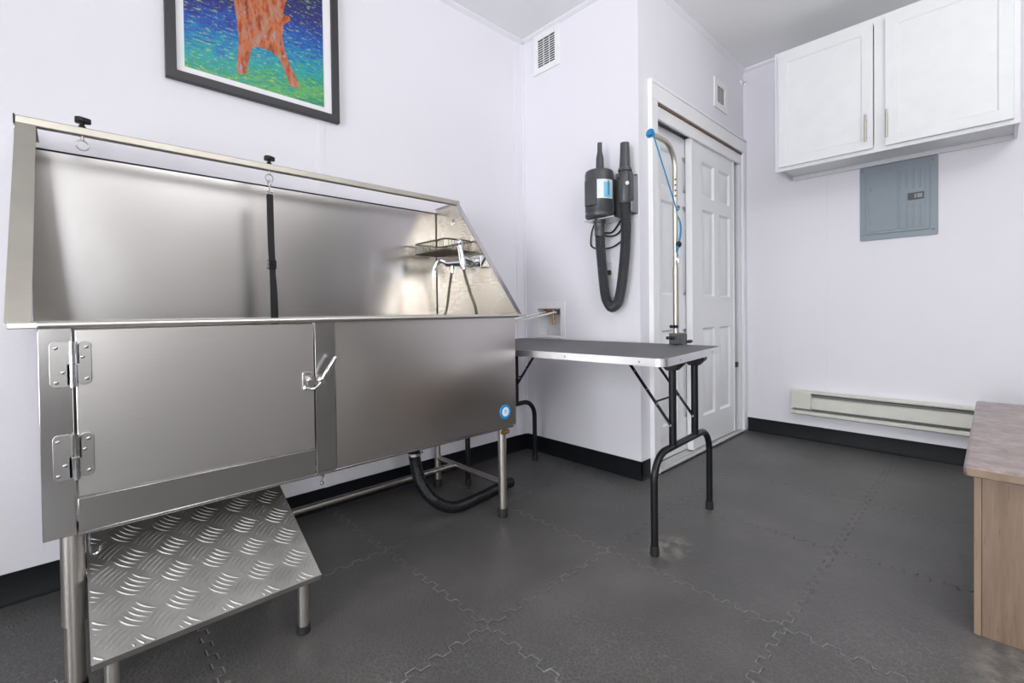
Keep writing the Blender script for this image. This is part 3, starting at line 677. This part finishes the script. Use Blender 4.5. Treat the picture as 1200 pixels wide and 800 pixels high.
# ------------------------------------------------------------------ grooming table
gt = thing('grooming_table', 'folding grooming table with ribbed dark top and black tube legs', 'table', (1.77, 1.42, 0), math.radians(3))
ZT = .730
roll = Matrix.Rotation(math.radians(-1.2), 4, 'Y')
def tilt(o):
    o.data.transform(Matrix.Translation((0,0,ZT)) @ roll @ Matrix.Translation((0,0,-ZT))); return o
tt = tilt(part('tabletop', 'mat', gt, lambda m: m.prism(rrect(-.287, .287, -.597, .597, .035), 'Z', ZT-.020, ZT), local=True, bevel=.001))
def trimband(m):
    o = rrect(-.290, .290, -.600, .600, .038, 6); i = rrect(-.285, .285, -.595, .595, .033, 6)
    n = len(o); z0, z1 = ZT-.028, ZT+.001
    R = [[m.bm.verts.new((x, y, z)) for x, y in q] for q, z in ((i, z0), (o, z0), (o, z0+.008), (o, z1-.004), (o, z1), (i, z1))]
    for a, b in zip(R, R[1:]+R[:1]):
        for k in range(n):
            l = (k+1) % n; m.bm.faces.new([a[k], a[l], b[l], b[k]])
tilt(part('edge_trim', 'alu', tt, trimband, local=True))
def screw(p, n): tilt(part('trim_screw', 'grey', tt, lambda m: m.lathe(p, n, [(.0045, 0), (.003, .002)], 8), local=True))
for y in (-.50, -.16, .16, .50):
    for sx in (-1, 1): screw((sx*.290, y, ZT-.014), (sx, 0, 0))
for x in (-.16, .16):
    for sy in (-1, 1): screw((x, sy*.600, ZT-.014), (0, sy, 0))
def legset(yc, sgn):
    # sgn: direction (local y) from legs to table middle
    hx, r, ra, zt = .268, .0135, .095, .365
    pts = [(-hx, yc, .03), (-hx, yc, zt-ra)] + [(-hx+ra-ra*math.cos(a), yc, zt-ra+ra*math.sin(a)) for a in [PI/2*k/8 for k in range(1, 9)]]
    pts += [(-p[0], p[1], p[2]) for p in pts[::-1]]
    for s_ in (-1, 1):
        pass
    ar = part('arch_leg', 'black', gt, lambda m: m.tube(pts, r, 14), local=True)
    for s_ in (-1, 1):
        part('rubber_foot', 'rubber', ar, lambda m: m.lathe((s_*hx, yc, 0), (0,0,1), [(.016, 0), (.0165, .010), (.0155, .034), (.013, .036)], 14), local=True)
    for s_ in (-1, 1):
        x = s_*.108
        ps = part('leg_post', 'black', gt, lambda m: (m.cyl((x, yc, zt-.004), (x, yc, ZT-.038), .0145, 14)), local=True)
        part('pivot_bracket', 'black', ps, lambda m: (m.prism([(yc-.048, ZT-.022), (yc+.048, ZT-.022), (yc+.046, ZT-.040), (yc+.018, ZT-.066), (yc-.018, ZT-.066), (yc-.046, ZT-.040)], 'X', x-.019, x+.019), m.cyl((x-.026, yc, ZT-.038), (x+.026, yc, ZT-.038), .005, 8)), local=True, bevel=.002)
        bx = x-.018
        br = part('brace', 'black', gt, lambda m: m.tube([(bx, yc+sgn*.0, .452), (bx, yc+sgn*.19, ZT-.03)], .012, 8, flat=.32), local=True)
        for f in (.0, .30, .52, .80):
            part('rivet', 'alu', br, lambda m: m.lathe((bx-.005, yc+sgn*.19*f, .452+(ZT-.03-.452)*f), (-1,0,0), [(.005, 0), (.004, .003)], 8), local=True)
    part('brace_rod', 'black', gt, lambda m: m.cyl((-.126, yc+sgn*.065, .535), (.09, yc+sgn*.065, .535), .004, 8), local=True)
legset(-.545, 1); legset(.490, -1)

# ------------------------------------------------------------------ grooming arm with loop
ga = thing('dog_grooming_post', 'steel grooming arm clamped to the far table edge, bent over at top', 'grooming arm', (2.055, 1.03, .735))
PX, PY = 2.050, 1.035
part('clamp', 'darkplastic', ga, lambda m: (m.box(2.022, 2.092, PY-.028, PY+.022, .739, .790), m.box(2.101, 2.112, PY-.025, PY+.020, .690, .785), m.box(2.03, 2.112, PY-.025, PY+.020, .690, .700), m.box(2.085, 2.112, PY-.025, PY+.020, .770, .785)), bevel=.003)
part('clamp_screw', 'hinge', ga, lambda m: m.cyl((1.998, PY, .770), (2.03, PY, .770), .005, 8))
def wing(m, c, ax, r=.012):
    m.lathe(c, ax, [(.006, -.007), (.008, -.004), (.008, .004), (.006, .007)], 12)
    a = Vector(ax).normalized(); u = a.cross(Vector((0,0,1)) if abs(a.z) < .9 else Vector((0,1,0))).normalized()
    for s_ in (-1, 1): m.ball(Vector(c) + u*s_*r, .008, (1, 1, 1), 8)
part('wing_knob', 'black', ga, lambda m: wing(m, (1.993, PY, .770), (1,0,0), .013))
part('wing_knob', 'black', ga, lambda m: wing(m, (2.018, PY-.006, .822), (1,0,0), .014))
part('wing_knob', 'black', ga, lambda m: wing(m, (2.072, PY-.055, .752), (0,1,0), .014))
pp = [(PX, PY, .742), (PX, PY, 1.56)] + [(PX-.105+.105*math.cos(a), PY, 1.56+.105*math.sin(a)) for a in [PI/2*k/9 for k in range(1, 10)]] + [(1.835, PY, 1.667)]
part('pole', 'rail', ga, lambda m: (m.tube(pp, .0115, 14)))
part('pole_sleeve', 'nickel', ga, lambda m: m.cyl((PX, PY, .745), (PX, PY, 1.10), .0132, 16))
def holes(m):
    for z in (1.43, 1.455, 1.48, 1.505): m.lathe((PX-.0095, PY-.007, z), (-.8,-.6,0), [(.0045, 0), (.004, .001)], 8)
part('pole_hole', 'black', ga, holes)
part('end_plug', 'blue', ga, lambda m: m.lathe((1.843, PY, 1.6665), (-1,0,0), [(.0122, 0), (.0128, .004), (.0128, .020), (.010, .023)], 14))
lp = thing('grooming_loop', 'blue nylon grooming loop tied from the arm tip to its pole', 'loop', (2.03, 1.03, 1.15))
part('cord', 'blue', lp, lambda m: (m.tube([(1.829, PY-.0168, 1.660), (1.838, PY-.016, 1.640), (2.028, PY-.020, 1.356), (2.042, PY-.020, 1.362), (2.060, PY-.017, 1.378), (2.0705, PY-.006, 1.388), (2.072, PY+.004, 1.37), (2.0725, PY+.002, 1.33)], .0032, 8), m.ring((1.829, PY, 1.6665), (1, 0, 0), .0166, .0034, 18)))
part('band', 'blue', lp, lambda m: (m.tube(spline([(2.0725, PY+.002, 1.345), (2.070, PY-.014, 1.310), (2.057, PY-.023, 1.262), (2.034, PY-.026, 1.212), (2.010, PY-.026, 1.162)], 5), .0075, 8, flat=.35)))
part('slider', 'black', lp, lambda m: (m.ball((2.032, PY-.026, 1.202), .0150, (1, .8, 1), 12)))
part('snap_clip', 'chrome', lp, lambda m: (m.tube(spline([(2.012, PY-.026, 1.165), (2.006, PY-.026, 1.135), (2.014, PY-.026, 1.105), (2.024, PY-.026, 1.118), (2.018, PY-.026, 1.16)], 5), .0028, 8)))

# ------------------------------------------------------------------ dog dryer
dr = thing('dog_dryer', 'dark grey wall mounted dog dryer with looping hose', 'dryer', (2.10, 1.42, .90))
DX, DY = 2.062, 1.470
mo = part('motor_housing', 'darkplastic', dr, lambda m: m.lathe((DX, DY, 1.395), (0,0,1), [(.060, 0), (.074, .003), (.077, .008), (.077, .022), (.0735, .025), (.0735, .030), (.0765, .034), (.0765, .232), (.0735, .246), (.066, .252), (.030, .253), (.030, .249), (.02, .249)], 40))
def labelwrap(m, a0, a1, z0, z1, r, t=.0007):
    n = 10; p = []
    for k in range(n+1):
        a = a0+(a1-a0)*k/n; p.append((DX+r*math.cos(a), DY+r*math.sin(a)))
    q = [(DX+(r-t)*math.cos(a0+(a1-a0)*k/n), DY+(r-t)*math.sin(a0+(a1-a0)*k/n)) for k in range(n, -1, -1)]
    for k in range(n):
        m.prism([p[k], p[k+1], q[n-k-1], q[n-k]], 'Z', z0, z1)
A = lambda d: math.radians(d)
part('air_intake_cover', 'darkplastic', mo, lambda m: (labelwrap(m, A(156), A(204), 1.452, 1.585, .090, .016)), bevel=.002)
la = part('label', 'label', mo, lambda m: labelwrap(m, A(206), A(277), 1.487, 1.586, .0773))
part('label_stripe', 'lblue', la, lambda m: (labelwrap(m, A(232), A(262), 1.492, 1.572, .0777)))
part('label_line', 'lnavy', la, lambda m: labelwrap(m, A(250), A(255), 1.506, 1.582, .0780))
part('top_nozzle', 'darkplastic', dr, lambda m: m.lathe((DX, DY-.005, 1.640), (0,0,1), [(.034, 0), (.026, .008), (.022, .022), (.0205, .075), (.016, .098), (.013, .112), (.0125, .158), (.009, .159), (.009, .12)], 24))
part('outlet_collar', 'darkplastic', dr, lambda m: m.lathe((DX, DY+.002, 1.400), (0,0,-1), [(.034, 0), (.034, .028), (.029, .032), (.027, .05), (.0285, .052), (.0285, .064), (.026, .066), (.026, .098), (.022, .100)], 24))
ribh = [(DX+.003, DY+.002, 1.312), (DX+.01, DY+.004, 1.25), (2.085, DY+.004, 1.15), (2.092, DY-.004, 1.03), (2.092, DY-.016, .965), (2.092, DY-.042, .922), (2.092, 1.408, .920), (2.092, 1.380, .945), (2.092, 1.358, 1.02), (2.092, 1.338, 1.16), (2.092, 1.327, 1.30), (2.092, 1.329, 1.40), (2.092, 1.333, 1.475)]
part('hose', 'hose', dr, lambda m: ribbed(m, ribh, .0262, .0012, .0085, 20))
wd = part('wand', 'darkplastic', dr, lambda m: (m.tube([(2.092, 1.3315, 1.455), (2.092, 1.3315, 1.468), (2.092, 1.331, 1.56), (2.092, 1.330, 1.60), (2.092, 1.330, 1.622), (2.092, 1.330, 1.630)], [.030, .034, .034, .032, .030, .024], 24), m.prism([(1.300, 1.46), (1.290, 1.47), (1.290, 1.60), (1.300, 1.62)], 'X', 2.08, 2.11)))
part('button', 'label', wd, lambda m: m.lathe((2.072, 1.305, 1.553), (-.62,-.78,0), [(.010, 0), (.010, .004), (.007, .006)], 16))
part('flat_nozzle', 'darkplastic', dr, lambda m: m.tube([(2.092, 1.330, 1.622), (2.092, 1.330, 1.637), (2.092, 1.330, 1.64), (2.092, 1.330, 1.70), (2.092, 1.330, 1.768)], [.036, .034, .029, .025, .023], 20, flat=None))
def brk(m):
    m.box(2.150, XB, 1.296, 1.56, 1.405, 1.615); m.box(2.095, 2.152, 1.296, 1.300, 1.41, 1.60) ; m.box(2.10, 2.16, 1.37, 1.392, 1.60, 1.625); m.box(2.10, 2.16, DY-.03, DY+.03, 1.44, 1.60)
part('wall_bracket', 'grey', dr, brk, bevel=.003)
part('base_plate', 'alu', dr, lambda m: (m.box(2.03, 2.16, 1.36, 1.55, 1.383, 1.392), m.box(2.148, 2.152, 1.35, 1.40, 1.34, 1.39)), bevel=.002)
part('power_cord', 'rubber', dr, lambda m: (m.tube(spline([(2.11, 1.53, 1.395), (2.135, 1.575, 1.35), (2.145, 1.592, 1.285), (2.145, 1.575, 1.258), (2.148, 1.52, 1.245), (2.150, 1.45, 1.248), (2.150, 1.39, 1.275), (2.148, 1.36, 1.30), (2.14, 1.36, 1.36)], 8), .0045, 8),
    m.tube(spline([(2.12, 1.35, 1.40), (2.145, 1.40, 1.375), (2.150, 1.45, 1.33), (2.145, 1.50, 1.33), (2.14, 1.48, 1.31), (2.148, 1.43, 1.31), (2.148, 1.39, 1.34), (2.14, 1.37, 1.40)], 8), .0045, 8)))
part('plug', 'rubber', dr, lambda m: (m.box(2.125, 2.156, 1.462, 1.488, 1.098, 1.122), m.tube(spline([(2.13, 1.475, 1.115), (2.115, 1.487, 1.125), (2.11, 1.497, 1.128), (2.118, 1.51, 1.14)], 4), .006, 8)), bevel=.003)
ol = thing('wall_outlet', 'white wall outlet low inside the dryer hose loop', 'outlet', (XB, 1.474, 1.075))
part('cover_plate', 'white', ol, lambda m: m.prism(rrect(1.436, 1.512, 1.072, 1.190, .005), 'X', XB-.005, XB), bevel=.0015)
for z in (1.155, 1.105):
    sk = part('socket', 'white', ol, lambda m: m.prism(rrect(1.457, 1.491, z-.017, z+.017, .010), 'X', XB-.007, XB-.004))
    part('slot', 'greyd', sk, lambda m: (m.box(XB-.0075, XB-.006, 1.465, 1.4675, z, z+.009), m.box(XB-.0075, XB-.006, 1.480, 1.4825, z, z+.009), m.box(XB-.0075, XB-.006, 1.472, 1.476, z-.011, z-.006)))

# ------------------------------------------------------------------ recessed water box
wbx = thing('washer_valve_box', 'white recessed valve box in the wall beside the tub', 'valve box', (XB, 1.93, .733))
y0, y1, z0, z1 = 1.836, 2.026, .745, .918
def wbf(m):
    Y0, Y1, Z0, Z1 = 1.800, 2.066, .733, .958
    m.box(XB-.006, XB, Y0, y0, Z0, Z1); m.box(XB-.006, XB, y1, Y1, Z0, Z1); m.box(XB-.006, XB, y0, y1, Z0, z0); m.box(XB-.006, XB, y0, y1, z1, Z1)
part('flange', 'white', wbx, wbf, bevel=.0015)
def wbi(m):
    t = .003
    m.box(XB, XB+.085, y0, y0+t, z0, z1); m.box(XB, XB+.085, y1-t, y1, z0, z1); m.box(XB, XB+.085, y0+t, y1-t, z0, z0+t); m.box(XB, XB+.085, y0+t, y1-t, z1-t, z1); m.box(XB+.082, XB+.085, y0+t, y1-t, z0+t, z1-t)
part('liner', 'white', wbx, wbi)
for yv, mt in ((1.972, 'brass'), (1.880, 'grey')):
    v = part('valve', mt, wbx, lambda m: (m.cyl((2.205, yv, .895), (2.205, yv, .915), .009, 12), m.cyl((2.175, yv, .893), (2.225, yv, .893), .011, 12), m.ball((2.205, yv, .893), .014)))
    part('valve_handle', 'grey', v, lambda m: m.box(2.195, 2.215, yv+.016, yv+.034, .878, .908), bevel=.003)
part('pipe', 'copper', wbx, lambda m: m.cyl((2.215, 1.940, .815), (2.215, 1.940, .915), .008, 12))

# ------------------------------------------------------------------ wall cabinet
CX, cy0, cy1, cz0, cz1 = 3.30, -.082, .982, 1.775, 2.530
cb = thing('wall_cabinet', 'white two door wall cabinet above the electrical panel', 'cabinet', (3.46, .45, cz0))
def carc(m):
    m.box(CX+.018, XD-.001, cy0+.004, cy0+.018, cz0+.004, cz1); m.box(CX+.018, XD-.001, cy1-.018, cy1-.004, cz0+.004, cz1)
    m.box(CX+.018, XD-.001, cy0+.018, cy1-.018, cz1-.016, cz1); m.box(CX+.018, XD-.001, cy0+.018, cy1-.018, cz0+.026, cz0+.040)
    m.box(XD-.008, XD-.001, cy0+.018, cy1-.018, cz0+.040, cz1-.016)
part('carcass', 'cab', cb, carc)
def ff(m):
    m.box(CX, CX+.019, cy0, cy0+.040, cz0, cz1); m.box(CX, CX+.019, cy1-.040, cy1, cz0, cz1); m.box(CX, CX+.019, .425, .475, cz0+.04, cz1-.04)
    m.box(CX, CX+.019, cy0+.040, cy1-.040, cz0, cz0+.04); m.box(CX, CX+.019, cy0+.040, cy1-.040, cz1-.04, cz1)
part('face_frame', 'cab', cb, ff, bevel=.0012)
part('hanging_rail', 'cab', cb, lambda m: m.box(XD-.020, XD-.001, cy0+.018, cy1-.018, cz0+.0, cz0+.026), bevel=.001)
for (a, b, hy) in ((.478, .957, .508), (-.060, .424, .415)):
    mb = MB(); w = b-a; hgt = 2.500-1.797
    mb.slab([0, .050, w-.050, w], [0, .052, hgt-.052, hgt], [(1, 1)], (CX-.019, a, 1.797), (0,1,0), (0,0,1), (-1,0,0), .0185, [(.006, -.006)])
    dd = mb.build('door', 'cab', cb, bevel=.0012)
    part('handle', 'nickel', dd, lambda m: (m.tube([(CX-.047, hy, 1.835), (CX-.047, hy, 1.985)], .0058, 12), m.cyl((CX-.047, hy, 1.862), (CX-.018, hy, 1.862), .004, 10), m.cyl((CX-.047, hy, 1.958), (CX-.018, hy, 1.958), .004, 10)))

# ------------------------------------------------------------------ breaker panel
ep = thing('mounted_breaker_panel', 'grey metal electrical breaker panel under the cabinet', 'electrical panel', (XD, .41, 1.315))
py0, py1, pz0, pz1 = .228, .592, 1.317, 1.774
def epf(m):
    m.prism(rrect(py0, py1, pz0, pz1, .006), 'X', XD-.008, XD)
    for y in (py0+.020, py1-.014):
        for z in (pz0+.032, pz1-.026): m.lathe((XD-.008, y, z), (-1,0,0), [(.006, 0), (.006, .002), (.003, .004)], 10)
part('cover', 'greyp', ep, epf, bevel=.002)
def epd(m):
    m.prism(rrect(.262, .562, 1.352, 1.738, .008), 'X', XD-.015, XD-.0075)
    m.prism(rrect(.284, .546, 1.368, 1.722, .006), 'X', XD-.0185, XD-.0145)
    for y in (.3950, .365, .335, .305):
        m.box(XD-.0215, XD-.018, y-.0045, y+.0045, 1.60, 1.712); m.box(XD-.0215, XD-.018, y-.0045, y+.0045, 1.378, 1.505)
    m.box(XD-.0205, XD-.018, .400, .408, 1.375, 1.715)
    for z in (1.42, 1.63): m.box(XD-.0225, XD-.018, .534, .545, z-.012, z+.012)
dd = part('door', 'greyp', ep, epd, bevel=.0018)
la = part('latch', 'greyd', dd, lambda m: m.prism(rrect(.288, .360, 1.532, 1.572, .003), 'X', XD-.024, XD-.018), bevel=.001)
part('latch_mark', 'greyp', la, lambda m: (m.box(XD-.0248, XD-.0235, .294, .318, 1.540, 1.564), m.box(XD-.0248, XD-.0235, .322, .330, 1.540, 1.564)))

# ------------------------------------------------------------------ baseboard heater
bh = thing('baseboard_heater', 'long cream electric baseboard heater on the right wall', 'heater', (3.585, .50, .175))
hy0, hy1 = .060, .967
def hb(m): m.prism([(XD-.001, .178), (XD-.050, .178), (XD-.060, .184), (XD-.060, .205), (XD-.012, .212), (XD-.012, .318), (XD-.001, .318)], 'Y', hy0, hy1)
part('back_pan', 'cream', bh, hb, bevel=.001)
part('top_hood', 'cream', bh, lambda m: m.prism([(XD-.001, .342), (XD-.058, .342), (XD-.064, .338), (XD-.064, .328), (XD-.060, .328), (XD-.058, .334), (XD-.001, .334)], 'Y', hy0, hy1))
part('front_cover', 'cream', bh, lambda m: m.prism([(XD-.060, .226), (XD-.066, .228), (XD-.066, .296), (XD-.060, .298), (XD-.050, .302), (XD-.050, .299), (XD-.058, .294), (XD-.058, .226)], 'Y', hy0+.014, hy1-.120))
part('heat_shield', 'slot', bh, lambda m: m.box(XD-.040, XD-.012, hy0+.013, hy1-.118, .214, .316))
part('end_box', 'cream', bh, lambda m: m.box(XD-.066, XD-.001, hy1-.118, hy1, .222, .333), bevel=.002)
part('end_box', 'cream', bh, lambda m: m.box(XD-.062, XD-.001, hy0, hy0+.012, .205, .333), bevel=.002)
part('thermostat_tab', 'slot', bh, lambda m: m.box(XD-.068, XD-.060, .54, .555, .318, .323))

# ------------------------------------------------------------------ bench cabinet
bn = thing('low_bench_cabinet', 'low brown wood bench cabinet with mottled laminate top', 'bench', (2.40, -.22, 0))
bx0, bx1, by0, by1 = 1.778, 2.985, -.50, .040
part('end_panel', 'side', bn, lambda m: m.box(bx0, bx0+.018, by0, by1-.0155, 0, .437), bevel=.001)
part('face_frame', 'edge', bn, lambda m: (m.box(bx0-.002, bx0+.05, by1-.015, by1, 0, .437), m.box(bx1-.05, bx1, by1-.019, by1, 0, .437), m.box(bx0+.05, bx1-.05, by1-.019, by1, .39, .437), m.box(bx0+.05, bx1-.05, by1-.019, by1, 0, .07)), bevel=.0015)
part('carcass', 'side', bn, lambda m: (m.box(bx0+.018, bx1-.018, by0, by0+.012, 0, .437), m.box(bx1-.018, bx1, by0, by1-.02, 0, .437), m.box(bx0+.018, bx1-.018, by0+.012, by1-.021, .07, .085)))
for (a, b) in ((bx0+.053, 2.380), (2.384, bx1-.053)):
    dd = part('door', 'side', bn, lambda m: m.box(a, b, by1-.017, by1-.001, .073, .387), bevel=.002)
    kx = b-.05 if a < 2 else a+.05
    part('knob', 'nickel', dd, lambda m: m.lathe((kx, by1-.001, .33), (0,1,0), [(.005, 0), (.005, .012), (.013, .016), (.013, .022), (.008, .026)], 16))
part('benchtop', 'top', bn, lambda m: m.box(bx0-.026, 3.0, by0-.02, by1+.020, .437, .466), bevel=.008, seg=4)
part('top_edge_band', 'edge', bn, lambda m: m.box(bx0-.0268, bx0-.0255, by0-.012, by1+.012, .441, .460))

# ------------------------------------------------------------------ light
def area(name, loc, rot, sx, sy, power, col):
    l = bpy.data.lights.new(name, 'AREA'); l.shape = 'RECTANGLE'; l.size = sx; l.size_y = sy; l.energy = power; l.color = col
    o = bpy.data.objects.new(name, l); COL.objects.link(o); o.location = loc; o.rotation_euler = rot; return o
LW1, LW2, LC, LG, EXP, UX, UY = 74, 142, .01, 88, 0, 1.0, -1.2
a, b, c, d = WIN1
area('daylight', ((a+b)/2, YR-.07, (c+d)/2), (PI/2, 0, 0), b-a-.06, d-c-.06, LW1, (.97,.98,1))
a, b, c, d = WIN2
area('daylight', (XA-.07, (a+b)/2, (c+d)/2), (PI/2, 0, -PI/2), b-a-.06, d-c-.06, LW2, (.97,.98,1))  # fill through the added near wall window
area('added_ceiling_fill', (1.6, -1.6, CH-.03), (0, 0, 0), 2.4, .8, LC, (1,.98,.955))  # added overhead fill without a fixture, turned down to almost nothing
area('added_upward_fill', (UX, UY, 1.75), (PI, 0, 0), 1.0, .6, LG, (1,.985,.965))  # unseen fill added to brighten ceiling and upper walls, no fixture
w = bpy.data.worlds.new('sky'); scn.world = w; w.use_nodes = True
bg = w.node_tree.nodes['Background']; bg.inputs[0].default_value = (.85,.92,1,1); bg.inputs[1].default_value = 1.2

# ------------------------------------------------------------------ camera
f, pitch, roll_, yaw, cyp, H = 540.14, .0139, -.0125, .7615, 372.69, .9
cp, sp, cr, sr, cc, ss = math.cos(pitch), math.sin(pitch), math.cos(roll_), math.sin(roll_), math.cos(yaw), math.sin(yaw)
R = Matrix(((cr,0,sr),(0,1,0),(-sr,0,cr))) @ Matrix(((1,0,0),(0,cp,-sp),(0,sp,cp))) @ Matrix(((cc,-ss,0),(ss,cc,0),(0,0,1)))
rt, fw, up = R[0], R[1], R[2]
cam = bpy.data.cameras.new('camera'); co = bpy.data.objects.new('camera', cam); COL.objects.link(co)
co.matrix_world = Matrix(((rt[0], up[0], -fw[0], 0), (rt[1], up[1], -fw[1], 0), (rt[2], up[2], -fw[2], H), (0,0,0,1)))
cam.sensor_width = 36; cam.sensor_fit = 'HORIZONTAL'; cam.lens = f/1200*36; cam.shift_y = (cyp-400)/1200; cam.clip_start = .02
scn.camera = co
vs = scn.view_settings; vs.view_transform = 'Standard'; vs.look = 'None'; vs.gamma = 1; vs.use_curve_mapping = False; vs.exposure = EXP
